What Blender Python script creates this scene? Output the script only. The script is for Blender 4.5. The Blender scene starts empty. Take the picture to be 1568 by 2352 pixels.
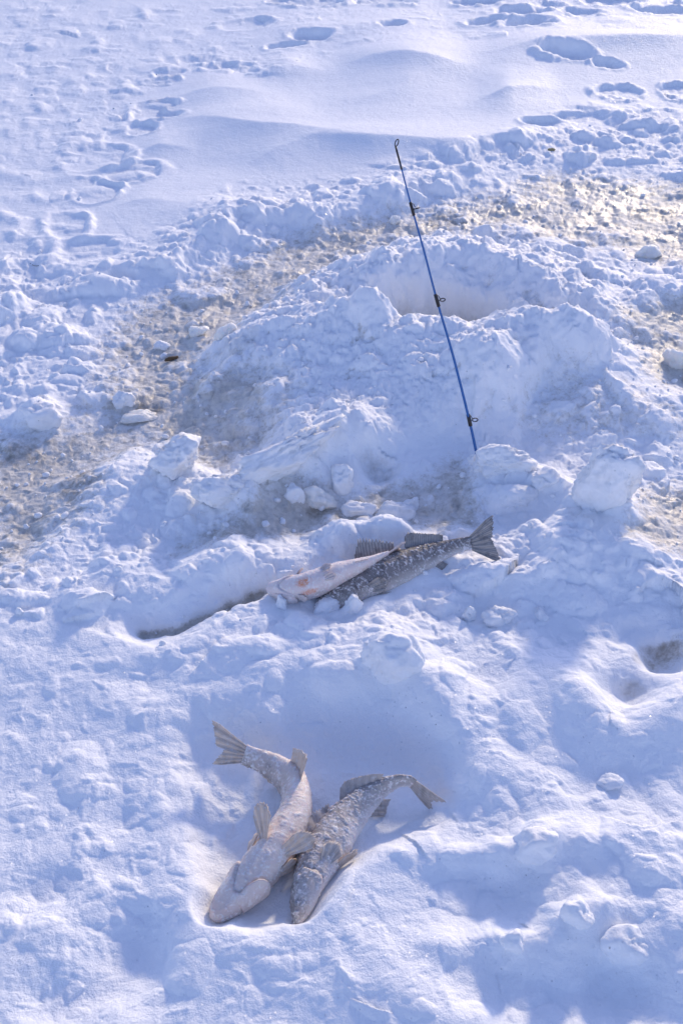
import bpy, math, random
import numpy as np
from mathutils import Vector

# ------------------------------------------------------------------ camera, sky, sun, exposure
SC = bpy.context.scene
F_PX, PITCH, CAM_H = 2450.0, math.radians(39.2), 1.61      # focal length in units of a 1568 x 2352 picture
cam_d = bpy.data.cameras.new('camera'); cam = bpy.data.objects.new('camera', cam_d)
SC.collection.objects.link(cam)
cam_d.sensor_fit = 'VERTICAL'; cam_d.sensor_height = 36.0; cam_d.lens = 36.0 * F_PX / 2352.0
cam_d.clip_start = 0.05; cam_d.clip_end = 2000
cam.location = (0, 0, CAM_H); cam.rotation_euler = (math.radians(90) - PITCH, 0, 0)
SC.camera = cam

SUN_EL, SUN_AZ = math.radians(18), math.radians(24)        # azimuth from +Y towards +X
world = bpy.data.worlds.new('World'); SC.world = world; world.use_nodes = True
wn = world.node_tree; wn.nodes.clear()
wo = wn.nodes.new('ShaderNodeOutputWorld'); wb = wn.nodes.new('ShaderNodeBackground')
sky = wn.nodes.new('ShaderNodeTexSky'); sky.sky_type = 'NISHITA'; sky.sun_disc = False
sky.sun_elevation = SUN_EL; sky.sun_rotation = SUN_AZ
sky.air_density = 1.0; sky.dust_density = 0.4; sky.ozone_density = 2.2
wb.inputs['Strength'].default_value = 0.15
tint = wn.nodes.new('ShaderNodeMix'); tint.data_type = 'RGBA'; tint.blend_type = 'MULTIPLY'; tint.inputs[0].default_value = 1.0
tint.inputs[7].default_value = (1.09, .94, 1.13, 1)                        # cool, slightly violet white balance of the picture
wn.links.new(sky.outputs[0], tint.inputs[6]); wn.links.new(tint.outputs[2], wb.inputs[0]); wn.links.new(wb.outputs[0], wo.inputs[0])
sun_d = bpy.data.lights.new('sun', 'SUN'); sun = bpy.data.objects.new('sun', sun_d)
SC.collection.objects.link(sun)
sun_d.energy = 1.75; sun_d.angle = math.radians(5); sun_d.color = (1.0, 0.83, 0.58)
sdir = Vector((math.sin(SUN_AZ) * math.cos(SUN_EL), math.cos(SUN_AZ) * math.cos(SUN_EL), math.sin(SUN_EL)))
sun.rotation_euler = sdir.to_track_quat('Z', 'Y').to_euler()
SC.view_settings.view_transform = 'Standard'; SC.view_settings.look = 'None'
SC.view_settings.exposure = 0.64; SC.view_settings.gamma = 1.0
SC.render.engine = 'CYCLES'
SC.cycles.max_bounces = 6; SC.cycles.diffuse_bounces = 4; SC.cycles.glossy_bounces = 2; SC.cycles.transmission_bounces = 2; SC.cycles.caustics_reflective = False

# ------------------------------------------------------------------ picture position -> place on the ground
CP, SP = math.cos(PITCH), math.sin(PITCH)
def ray(px, py):
    cx, cy = px - 784.0, 1176.0 - py
    return np.array([cx, cy * SP + F_PX * CP, cy * CP - F_PX * SP])
def at(px, py, z=0.0):
    d = ray(px, py); k = (z - CAM_H) / d[2]
    return np.array([d[0] * k, d[1] * k, z])
def local_scale(px, py):                                    # units of the picture per metre there
    p = at(px, py); return F_PX / (p[1] * CP + CAM_H * SP)

# ------------------------------------------------------------------ noise
RNG = np.random.RandomState(7)
PERM = RNG.permutation(1024).astype(np.int32); PERM = np.concatenate([PERM, PERM, PERM])
ANG = RNG.rand(1024) * 2 * np.pi
GX, GY = np.cos(ANG).astype(np.float32), np.sin(ANG).astype(np.float32)
G3 = RNG.randn(1024, 3); G3 /= np.linalg.norm(G3, axis=1)[:, None]; G3 = G3.astype(np.float32)
R1 = RNG.rand(1024).astype(np.float32); R2 = RNG.rand(1024).astype(np.float32); R3 = RNG.rand(1024).astype(np.float32)
def h2(i, j): return PERM[PERM[i & 1023] + (j & 1023)] & 1023
def fade(t): return t * t * t * (t * (t * 6 - 15) + 10)
def perlin(x, y):
    x0 = np.floor(x); y0 = np.floor(y); i = x0.astype(np.int32); j = y0.astype(np.int32)
    fx = (x - x0).astype(np.float32); fy = (y - y0).astype(np.float32); u, v = fade(fx), fade(fy)
    def g(di, dj):
        h = h2(i + di, j + dj); return GX[h] * (fx - di) + GY[h] * (fy - dj)
    a = g(0, 0); b = g(1, 0); c = g(0, 1); d = g(1, 1)
    return 1.5 * ((a + (b - a) * u) + ((c + (d - c) * u) - (a + (b - a) * u)) * v)
def fbm(x, y, lam, octs=3, gain=.5, off=0.0):
    s = 0; a = 1.0; f = 1.0 / lam; n = 0
    for k in range(octs):
        s = s + a * perlin(x * f + 17.3 * k + off, y * f - 9.1 * k + off * .7); n += a; a *= gain; f *= 2.03
    return s / n
def perlin3(p):
    p0 = np.floor(p); q = p0.astype(np.int32); f = (p - p0).astype(np.float32); u = fade(f)
    def g(a, b, c):
        h = PERM[h2(q[:, 0] + a, q[:, 1] + b) + ((q[:, 2] + c) & 1023)] & 1023
        gr = G3[h]; return gr[:, 0] * (f[:, 0] - a) + gr[:, 1] * (f[:, 1] - b) + gr[:, 2] * (f[:, 2] - c)
    def l(a, b, t): return a + (b - a) * t
    z0 = l(l(g(0, 0, 0), g(1, 0, 0), u[:, 0]), l(g(0, 1, 0), g(1, 1, 0), u[:, 0]), u[:, 1])
    z1 = l(l(g(0, 0, 1), g(1, 0, 1), u[:, 0]), l(g(0, 1, 1), g(1, 1, 1), u[:, 0]), u[:, 1])
    return 1.5 * l(z0, z1, u[:, 2])
def sstep(a, b, x):
    t = np.clip((x - a) / (b - a), 0, 1); return t * t * (3 - 2 * t)
def clods(x, y, cell, prob, off=0.0):
    """rounded clods of snow, one per jittered cell: height in cell units; prob may be an array"""
    gx, gy = x / cell + off, y / cell - off * .6
    i = np.floor(gx).astype(np.int32); j = np.floor(gy).astype(np.int32)
    out = np.zeros(x.shape, np.float32)
    for di in (-1, 0, 1):
        for dj in (-1, 0, 1):
            h = h2(i + di, j + dj)
            cx = i + di + .15 + .7 * R1[h]; cy = j + dj + .15 + .7 * R2[h]
            r = .26 + .40 * R3[h]; hk = PERM[h + 5] & 1023
            el = 0.65 + .7 * R1[hk]
            dx, dy = (gx - cx) * el, (gy - cy) / el
            d2 = (dx * dx + dy * dy) / (r * r)
            hh = np.where((R2[hk] < prob), r * np.power(np.clip(1 - d2, 0, 1), .8) * (.6 + .6 * R3[hk]), 0)
            np.maximum(out, hh, out=out)
    return out

# ------------------------------------------------------------------ ground grid (denser near by, reaching the horizon)
ROWS, COLS = 1300, 950
tt = np.linspace(math.tan(math.radians(-30.5)), math.tan(math.radians(28.0)), ROWS)
ys = np.array([(t * SP + CP) / (SP - t * CP) * CAM_H for t in tt])
k_far = 1.0
far = []; y = ys[-1]; st = ys[-1] - ys[-2]
while y < 600: st *= 1.35; y += st; far.append(y)
near = [-400, -100, -30, -8, -3, -1.2, -.5, -.1, .15, .3, .4]
near = [v for v in near if v < ys[0] - .02]
ys = np.concatenate([near, ys, far])
us = np.linspace(-1, 1, COLS)
outer = [1.01, 1.03, 1.08, 1.2, 1.5, 2.2, 4, 9, 25, 80, 300]
us = np.concatenate([[-o for o in outer[::-1]], us, outer])
W = 1.42 * (.248 * np.maximum(ys, .45) + .325)
X = (us[None, :] * W[:, None]).astype(np.float32); Y = np.repeat(ys[:, None], len(us), 1).astype(np.float32)
far_fade = (1 - sstep(9, 25, np.hypot(X, Y))).astype(np.float32)
# edges of everything broken up
WX = X + .016 * fbm(X, Y, .16, 3, .6) + .05 * perlin(X / .7, Y / .7)
WY = Y + .016 * fbm(X, Y, .16, 3, .6, 31.0) + .05 * perlin(X / .7 + 9, Y / .7 + 4)
# warp only mildly so that placed features stay put
WX = .35 * X + .65 * WX; WY = .35 * Y + .65 * WY
Z = .012 * fbm(X, Y, 1.3, 2) + .0
Z = Z.astype(np.float32)
def rows(y0, y1):
    a = max(0, np.searchsorted(ys, y0) - 1); b = min(len(ys), np.searchsorted(ys, y1) + 1); return slice(a, b)
def inpoly(pts, sl, soft):
    """smooth 0..1 mask of a polygon (ground metres), soft = half-width of its edge"""
    x, y = WX[sl], WY[sl]; n = len(pts); ins = np.zeros(x.shape, bool); d2 = np.full(x.shape, 1e9, np.float32)
    for i in range(n):
        ax, ay = pts[i][:2]; bx, by = pts[(i + 1) % n][:2]
        vx, vy = bx - ax, by - ay; L2 = vx * vx + vy * vy + 1e-12
        t = np.clip(((x - ax) * vx + (y - ay) * vy) / L2, 0, 1)
        d2 = np.minimum(d2, (x - ax - t * vx) ** 2 + (y - ay - t * vy) ** 2)
        c = ((ay > y) != (by > y)) & (x < vx * (y - ay) / (by - ay + 1e-12) + ax); ins ^= c
    d = np.sqrt(d2) * np.where(ins, 1, -1)
    return sstep(-soft, soft, d)
def polymask(px, soft, z=0.0):
    pts = [at(a, b, z) for a, b in px]; y0 = min(p[1] for p in pts) - soft - .15; y1 = max(p[1] for p in pts) + soft + .15
    sl = rows(y0, y1); m = np.zeros(X.shape, np.float32); m[sl] = inpoly(pts, sl, soft); return m
def ridge(px, h, wf, wb, p=1.6, z=None, hs=None, z0=None):
    """crest along a line; wf / wb = reach towards / away from the camera"""
    z = h if z is None else z
    pts = [at(a, b, z) for a, b in px]; m = max(wf, wb) * 2.2 + .1
    sl = rows(min(q[1] for q in pts) - m, max(q[1] for q in pts) + m)
    x, y = WX[sl], WY[sl]; best = np.zeros(x.shape, np.float32); best_h = np.zeros(x.shape, np.float32); n = len(pts)
    hs = hs or [1.0] * n
    for i in range(n - 1):
        ax, ay = pts[i][:2]; bx, by = pts[i + 1][:2]; vx, vy = bx - ax, by - ay; L2 = vx * vx + vy * vy + 1e-12
        t = np.clip(((x - ax) * vx + (y - ay) * vy) / L2, 0, 1)
        dx, dy = x - ax - t * vx, y - ay - t * vy
        nx, ny = -vy, vx
        if ny > 0: nx, ny = -nx, -ny                        # towards the camera
        side = (dx * nx + dy * ny) / math.sqrt(L2)
        w = wb + (wf - wb) * sstep(-.35, .35, side / (np.sqrt(dx * dx + dy * dy) + 1e-4))
        d = np.sqrt(dx * dx + dy * dy) / w
        e = np.exp(-np.power(d, p)); best_h = np.where(e > best, hs[i] + (hs[i + 1] - hs[i]) * t, best_h); best = np.maximum(best, e)
    zt = (z if z0 is None else z0) * best_h
    Z[sl] = np.maximum(Z[sl], Z[sl] * (1 - best) + zt * best)
def bump(px, py, rx, ry, h, rot=0, p=2.0, z=0.0):
    c = at(px, py, z); m = max(rx, ry) * 2.4
    sl = rows(c[1] - m, c[1] + m); a = math.radians(rot)
    dx, dy = WX[sl] - c[0], WY[sl] - c[1]
    u, v = (dx * math.cos(a) + dy * math.sin(a)) / rx, (-dx * math.sin(a) + dy * math.cos(a)) / ry
    Z[sl] += h * np.exp(-np.power(u * u + v * v, p / 2))
def footprint(px, py, lx, ly, depth, rot=0, rim=.3, pw=2.3, e0=.45):
    """trodden hollow with a steep wall and thrown-up rim; lx, ly half sizes in metres"""
    c = at(px, py, 0); m = max(lx, ly) * 1.9; sl = rows(c[1] - m, c[1] + m); a = math.radians(rot)
    dx, dy = WX[sl] - c[0], WY[sl] - c[1]
    u, v = np.abs(dx * math.cos(a) + dy * math.sin(a)) / lx, np.abs(-dx * math.sin(a) + dy * math.cos(a)) / ly
    r = np.power(np.power(u, pw) + np.power(v, pw), 1 / pw) + .13 * perlin(X[sl] / .05, Y[sl] / .05) + .2 * perlin(X[sl] / .14 + 7, Y[sl] / .14)
    PRN[sl] = np.maximum(PRN[sl], 1 - sstep(1.05, 1.7, r))
    Z[sl] += -depth * (1 - sstep(e0, 1.08, r)) + depth * rim * np.exp(-((r - 1.2) / .2) ** 2) * (.5 + .5 * np.clip(perlin(X[sl] / .06 + 3, Y[sl] / .06) + .4, 0, 1))

# --- where the ground is smooth wind-blown snow, and where wet slush lies open
smooth = polymask([(330, 150), (600, 190), (760, 120), (1100, 100), (1568, 90), (1700, 140), (1700, 250), (1330, 250), (1150, 330), (900, 400), (560, 430), (350, 560), (170, 600), (180, 450), (300, 300)], .12)
smooth = np.maximum(smooth, .8 * polymask([(520, -60), (1900, -60), (1900, 260), (700, 260), (520, 130)], .2))
slush = polymask([(-60, 1010), (120, 965), (270, 880), (230, 800), (290, 715), (430, 655), (560, 595), (640, 545), (780, 515), (880, 492), (1000, 470), (1150, 440), (1250, 395), (1400, 405), (1640, 420), (1640, 600), (1480, 600), (1400, 565), (1250, 545), (1100, 530), (1000, 548), (890, 575), (700, 655), (640, 740), (500, 805), (480, 850), (560, 850), (650, 900), (690, 930), (590, 1060), (480, 1065), (340, 1030), (265, 1060), (200, 1180), (100, 1290), (-60, 1400)], .17)
slush = np.maximum(slush, polymask([(560, 1215), (620, 1110), (800, 1140), (960, 1100), (1050, 1050), (1080, 1130), (1100, 1205), (1000, 1240), (900, 1190), (780, 1190), (700, 1240), (500, 1275), (400, 1290), (420, 1250)], .06))
slush = np.maximum(slush, polymask([(1390, 740), (1640, 660), (1640, 930), (1480, 900)], .1))
slush = np.maximum(slush, polymask([(1420, 1260), (1450, 1130), (1640, 1080), (1640, 1250), (1500, 1280)], .08))
slush = np.maximum(slush, .45 * polymask([(1160, 980), (1280, 870), (1450, 900), (1640, 960), (1640, 1040), (1250, 1040)], .1))
slush = np.maximum(slush, .7 * polymask([(1480, 1470), (1640, 1420), (1640, 1470), (1500, 1510)], .03))
slush *= (.8 + .2 * sstep(-.30, .22, fbm(X, Y, .34, 3, .55, 12.0) + .25 * (slush > .95) - .05)).astype(np.float32)
rough = (1 - smooth)
murk = np.zeros_like(slush); PRN = np.zeros_like(slush)
front = sstep(1.75, 1.35, Y)                                # nearest, softer snow

# --- wind drifts
def blur(A, r, it=2):
    for _ in range(it):
        for ax in (0, 1):
            P = np.concatenate([np.repeat(np.take(A, [0], ax), r + 1, ax), A, np.repeat(np.take(A, [-1], ax), r, ax)], ax).astype(np.float64)
            c = np.cumsum(P, ax); n = A.shape[ax]
            A = ((np.take(c, range(2 * r + 1, 2 * r + 1 + n), ax) - np.take(c, range(0, n), ax)) / (2 * r + 1)).astype(np.float32)
    return A
def drift(px, h, wf, wb, hs):
    """wind drift: long gentle back, crisp crest, short lee towards the camera; fades out at both ends"""
    P = catmull0([at(a, b, h) for a, b in px]); o = np.argsort(P[:, 0]); xs = P[o, 0]; ln = xs[-1] - xs[0]
    hx = np.interp(np.linspace(0, 1, len(P)), np.linspace(0, 1, len(hs)), hs)[o]
    g = np.linspace(xs[0] - 1.5 * ln - 1, xs[-1] + 1.5 * ln + 1, 900); st = g[1] - g[0]
    s0, s1 = (P[o[8], 1] - P[o[0], 1]) / (xs[8] - xs[0] + 1e-6), (P[o[-1], 1] - P[o[-9], 1]) / (xs[-1] - xs[-9] + 1e-6)
    gy = np.interp(g, xs, P[o, 1]); gy = np.where(g < xs[0], P[o[0], 1] + np.clip(s0, -1, 1) * (g - xs[0]), np.where(g > xs[-1], P[o[-1], 1] + np.clip(s1, -1, 1) * (g - xs[-1]), gy))
    gh = np.interp(g, np.r_[xs[0] - .3 * ln, xs, xs[-1] + .3 * ln], np.r_[0, hx, 0])
    k = np.exp(-np.linspace(-2.5, 2.5, 2 * int(.3 * ln / st) + 3) ** 2); k /= k.sum(); m = len(k) // 2
    gh = np.convolve(np.pad(gh, m, 'edge'), k, 'valid'); gy = np.convolve(np.pad(gy, m, 'edge'), k, 'valid')
    wx_ = X + .06 * perlin(X / .6 + 3, Y / .6); yc = np.interp(wx_, g, gy); hh = np.interp(wx_, g, gh)
    sd = yc - Y + .03 * perlin(X / .3, Y / .3)
    f = np.where(sd > 0, np.exp(-np.power(np.abs(sd) / wf, 1.1)), np.exp(-np.power(np.abs(sd) / wb, 1.1)))
    return (h * hh * f).astype(np.float32)
def catmull0(P, n=60):
    P = np.asarray(P, float); t = np.linspace(0, 1, len(P)); q = np.linspace(0, 1, n); k = np.stack([np.interp(q, t, P[:, i]) for i in range(3)], 1)
    for _ in range(6): k[1:-1] = (k[:-2] + 2 * k[1:-1] + k[2:]) / 4
    return k
Z += drift([(400, 256), (470, 264), (540, 272), (610, 279), (680, 285), (770, 296)], .055, .17, .5, [.1, .8, 1, 1, .9, .3])
Z += drift([(730, 303), (850, 300), (920, 308), (1000, 318), (1090, 316), (1200, 300), (1300, 276)], .06, .15, .45, [.2, 1, 1, .9, .9, .8, .2])
Z += drift([(760, 126), (850, 122), (930, 122), (1010, 126), (1080, 137)], .07, .26, .7, [.1, .8, 1, .8, .1])
Z += drift([(1040, 108), (1150, 96), (1260, 86), (1400, 78), (1650, 74)], .085, .30, 1.0, [.1, .7, 1, 1, 1])
Z += drift([(1110, 216), (1180, 203), (1245, 192)], .05, .12, .25, [.2, 1, .5])
Z += drift([(600, 160), (680, 150), (740, 153)], .035, .13, .35, [.2, 1, .3])
Z += drift([(300, 337), (360, 328), (420, 331)], .025, .08, .2, [.2, 1, .4])
Z += drift([(540, 385), (640, 350), (780, 315)], .02, .12, .14, [.1, 1, .5])
Z += drift([(560, 70), (700, 52), (880, 55)], .04, .25, .6, [.2, 1, .3])
Z += drift([(380, 215), (480, 205), (600, 215)], .03, .15, .4, [.2, 1, .3])
Z += drift([(230, 470), (330, 455), (440, 470)], .02, .12, .3, [.2, 1, .3])
Z += drift([(800, 240), (930, 190), (1070, 160)], .03, .2, .4, [.2, 1, .3])
Z += smooth * (.010 * fbm(X * .55 + Y * .5, Y * 1.0 - X * .3, .45, 2) + .0012 * fbm(X, Y, .05, 2))

# --- trodden places, far part
for a in [(1195, 40, .15, .10, .07, 5), (1205, 72, .15, .10, .08, -5), (1300, 142, .13, .09, .06, -20), (1395, 160, .07, .06, .05, 0), (1418, 215, .10, .09, .06, 10),
          (905, 72, .07, .06, .05, 8), (720, 92, .12, .09, .06, 12), (650, 115, .10, .05, .05, 18), (560, 62, .14, .11, .06, 20), (505, 160, .085, .06, .06, 20),
          (245, 165, .07, .10, .07, -10), (240, 200, .09, .09, .07, 10), (65, 165, .12, .11, .07, 10), (25, 262, .12, .15, .08, 25), (150, 208, .10, .07, .05, 25),
          (140, 300, .075, .08, .06, 20), (270, 268, .06, .06, .05, 10), (228, 360, .12, .12, .10, 12), (70, 425, .20, .07, .06, 5), (130, 432, .06, .09, .07, 0),
          (150, 518, .07, .11, .09, 25), (200, 578, .13, .08, .06, 8), (-10, 560, .05, .09, .06, 0), (100, 620, .12, .08, .05, 12), (330, 120, .1, .08, .05, 10), (150, 95, .14, .12, .06, 0),
          (40, 60, .18, .12, .06, 0), (260, 40, .16, .12, .06, 10), (400, 25, .14, .1, .06, 0), (720, 10, .16, .12, .08, 0), (880, 8, .18, .12, .05, 0),
          (1400, 12, .2, .14, .08, 10), (1520, 40, .16, .1, .07, 0), (1560, 215, .08, .1, .07, 0), (1240, 285, .10, .05, .05, 12), (1330, 268, .12, .05, .05, 8), (1500, 265, .12, .06, .05, 8),
          (430, 110, .08, .05, .04, 15), (370, 190, .08, .04, .04, 15)]:
    footprint(*a[:4], a[4] * .68, a[5], .3)
rp = random.Random(21)
for k in range(70):                                          # criss-crossing older tracks, upper left
    px, py = rp.uniform(-150, 520), rp.uniform(-60, 620)
    if px > 520 - .62 * max(0, py - 60): continue
    footprint(px, py, rp.uniform(.06, .12), rp.uniform(.05, .08), rp.uniform(.02, .045), rp.uniform(-20, 40), .35)
for k in range(14):
    footprint(rp.uniform(560, 1600), rp.uniform(-40, 75), rp.uniform(.07, .13), rp.uniform(.05, .09), rp.uniform(.015, .035), rp.uniform(-20, 30), .4)
# --- edge between drift and trodden ground
ridge([(180, 590), (330, 590), (420, 560), (500, 510), (520, 470), (640, 465), (760, 460), (850, 440), (950, 400), (1100, 375)], .06, .06, .16, 1.5, hs=[.4, .6, .8, 1, 1.2, .8, .8, .8, .7, .4])
for a in [(90, 700, .10, .08, .05, 10), (170, 670, .06, .05, .04, 0), (60, 790, .10, .06, .05, 15), (110, 860, .1, .06, .05, 10), (40, 920, .07, .06, .05, 0), (60, 580, .1, .05, .04, 10), (280, 640, .06, .04, .03, 20)]:
    footprint(*a)
bump(80, 945, .06, .05, .05)

# --- the mound thrown up round the fishing hole
mound = polymask([(500, 815), (700, 655), (885, 595), (1000, 560), (1250, 590), (1400, 660), (1400, 760), (1350, 850), (1200, 890), (1130, 980), (1000, 1000), (850, 1040), (620, 1060), (700, 930), (650, 890)], .07)
Z = np.maximum(Z, mound * .055)
c = at(1020, 692, .10); sl = rows(c[1] - .5, c[1] + .5)       # the bored hole itself
dx, dy = (WX[sl] - c[0]) / .22, (WY[sl] - c[1]) / .13; r = np.sqrt(dx * dx + dy * dy)
hm = 1 - sstep(.5, 1.15, r); Z[sl] = Z[sl] * (1 - hm) - .15 * hm; slush[sl] = np.maximum(slush[sl], .9 * (1 - sstep(.5, .95, r))); murk[sl] = np.maximum(murk[sl], 1 - sstep(.45, 1.12, r))
ridge([(840, 690), (870, 702), (920, 720), (960, 716), (1010, 722), (1060, 735), (1110, 742), (1160, 728), (1200, 730), (1260, 715), (1330, 742), (1380, 780)], .11, .24, .05, 1.7, z=.175, hs=[1.15, 1.05, .97, 1, 1, .97, .94, 1, .97, 1.0, .8, .4])
ridge([(885, 600), (930, 585), (1000, 574), (1060, 562), (1150, 575), (1250, 602), (1330, 625), (1430, 660)], .10, .075, .14, 1.9, z=.15, hs=[1, 1, 1.05, 1, .9, .8, .7, .4])
ridge([(885, 600), (800, 640), (720, 655), (640, 740), (500, 812)], .045, .10, .035, 1.7, z=.09, hs=[1, .9, 1, .8, .7])
ridge([(640, 860), (700, 850), (780, 820), (840, 780)], .04, .12, .1, 1.6, z=.1)
bump(846, 700, .04, .035, .06, 0, 2, .18)
ridge([(1280, 700), (1400, 690), (1500, 650), (1640, 640)], .06, .12, .1, 1.6, z=.06)
bump(1120, 935, .10, .09, .05); bump(1250, 830, .16, .1, .03); bump(1500, 960, .2, .12, .03)

# --- banks of shovelled snow
ridge([(275, 1058), (330, 1060), (430, 1060), (560, 1120)], .05, .16, .05, 1.6, z=.05)
ridge([(280, 1060), (245, 1095), (195, 1155), (110, 1255), (-60, 1390)], .05, .10, .05, 1.6, z=.04)
ridge([(580, 1095), (650, 1030), (750, 985), (830, 930)], .08, .10, .03, 1.6, z=.08)
bump(760, 1040, .13, .10, .06)
footprint(860, 1085, .055, .05, .03, 0)
ridge([(100, 1350), (160, 1342), (210, 1327), (280, 1280), (325, 1288), (380, 1316), (415, 1320), (450, 1294), (510, 1274), (572, 1272), (580, 1310)], .085, .085, .08, 2.0, z=.055, hs=[.5, .7, .8, 1, 1, .85, .9, 1.1, 1.2, 1.2, .6])
ridge([(500, 1330), (420, 1370), (350, 1400), (300, 1420)], .03, .06, .06, 2, z=.02)
ridge([(590, 1290), (660, 1275), (740, 1240), (800, 1205), (860, 1200), (930, 1212), (960, 1225)], .06, .08, .05, 1.8, z=.06, hs=[.6, .7, .8, 1.1, 1.2, 1, .7])
ridge([(960, 1250), (1060, 1240), (1160, 1240), (1260, 1222), (1340, 1205)], .07, .16, .06, 1.7, z=.045, hs=[.6, .6, .7, 1, 1.3])
ridge([(1130, 1050), (1200, 1060), (1270, 1080), (1330, 1110), (1400, 1130), (1420, 1200)], .075, .12, .06, 1.7, z=.07, hs=[.9, 1, .9, 1, 1.2, 1])
bump(1240, 1300, .14, .09, .05)
def gully(px, z, w, p=2.0):
    pts = [at(a, b, z) for a, b in px]; sl = rows(min(q[1] for q in pts) - w * 2.5, max(q[1] for q in pts) + w * 2.5); x, y = WX[sl], WY[sl]; d2 = np.full(x.shape, 1e9, np.float32)
    for (ax, ay, _), (bx, by, _) in zip(pts[:-1], pts[1:]):
        vx, vy = bx - ax, by - ay; t = np.clip(((x - ax) * vx + (y - ay) * vy) / (vx * vx + vy * vy), 0, 1)
        d2 = np.minimum(d2, (x - ax - t * vx) ** 2 + (y - ay - t * vy) ** 2)
    e = np.exp(-np.power(np.sqrt(d2) / w, p)); Z[sl] = np.minimum(Z[sl], Z[sl] * (1 - e) + z * e)
    slush[sl] = np.maximum(slush[sl], .95 * sstep(.72, .95, e)); murk[sl] = np.maximum(murk[sl], .22 * sstep(.75, .97, e))
gully([(340, 1455), (420, 1452), (480, 1425), (540, 1395), (600, 1372), (640, 1365)], -.018, .035)
# gully and the near bank with its broken rim
ridge([(60, 1330), (0, 1480), (-60, 1500)], .05, .1, .1, 2, z=.03)
ridge([(120, 1440), (200, 1440), (270, 1447), (340, 1472), (420, 1467), (470, 1437), (505, 1434), (540, 1407), (580, 1390), (630, 1390), (670, 1394), (740, 1412), (830, 1418), (950, 1405), (1100, 1425), (1200, 1430)], .075, .18, .022, 1.8, z=.04, hs=[.6, .7, .9, 1, 1, 1.05, 1, 1, 1, 1.1, .9, .6, .5, .5, .5, .4])
# foreground bank above the fish hollow
ridge([(560, 1560), (640, 1495), (690, 1500), (820, 1520), (900, 1470), (975, 1530), (1010, 1620), (1060, 1700), (1130, 1790), (1210, 1800), (1270, 1890), (1340, 1925)], .085, .085, .10, 1.9, z=.055, hs=[.5, .9, .9, 1.1, 1.3, 1.1, .9, .7, .6, .5, .5, .3])
ridge([(1180, 1560), (1280, 1490), (1330, 1520), (1360, 1590), (1400, 1650), (1450, 1662), (1510, 1620), (1640, 1520)], .06, .09, .035, 1.8, z=.05)
footprint(1440, 1585, .06, .05, .035, 0, .1)
footprint(1530, 1490, .055, .06, .045, 0, .2)
for a in [(1420, 1770, .16, .13, .03, 10), (1160, 1880, .08, .08, .025, 25), (1130, 2050, .14, .09, .024, 0), (325, 2185, .13, .10, .045, 25), (330, 1570, .09, .06, .025, 20),
          (280, 1890, .06, .04, .02, 35), (150, 2310, .09, .07, .03, 0), (1480, 1440, .1, .05, .025, 10), (1420, 2260, .14, .08, .025, 0), (1080, 2290, .18, .08, .025, 0), (520, 1850, .07, .05, .02, 30), (90, 2050, .08, .05, .02, 20)]:
    footprint(*a, .12, 2.0, 0.0)
# hollow where two fish lie
hol = polymask([(450, 1760), (560, 1690), (720, 1650), (960, 1660), (1030, 1750), (1040, 1850), (960, 1900), (840, 1950), (760, 2010), (700, 2070), (640, 2108), (560, 2112), (490, 2075), (455, 2020), (440, 1930)], .075)
Z = Z * (1 - hol) + np.minimum(Z, -.035) * hol
ridge([(430, 1960), (445, 2020), (480, 2085), (540, 2122), (600, 2130), (660, 2116), (720, 2080), (770, 2025), (850, 1965), (960, 1915), (1060, 1880)], .028, .09, .022, 1.8, z=.022, hs=[.5, 1, 1, 1, 1, 1, 1.1, 1, .9, .8, .5])
for a in [(1040, 1968, .05, .02, .025), (1150, 1968, .03, .025, .025), (1232, 1945, .035, .03, .025), (1340, 1950, .03, .03, .024), (1010, 2168, .03, .025, .024), (1110, 2165, .03, .02, .024),
          (1180, 2168, .02, .02, .024), (1290, 2160, .04, .02, .025), (1320, 2110, .025, .02, .025), (1260, 2120, .015, .02, .024), (1375, 2105, .03, .025, .025), (1440, 2180, .045, .03, .026)]:
    bump(*a)
ridge([(1500, 2040), (1540, 2110), (1640, 2180)], .03, .08, .1, 1.8)
ridge([(900, 2240), (960, 2310), (1010, 2360)], .025, .08, .09, 1.8)

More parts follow.
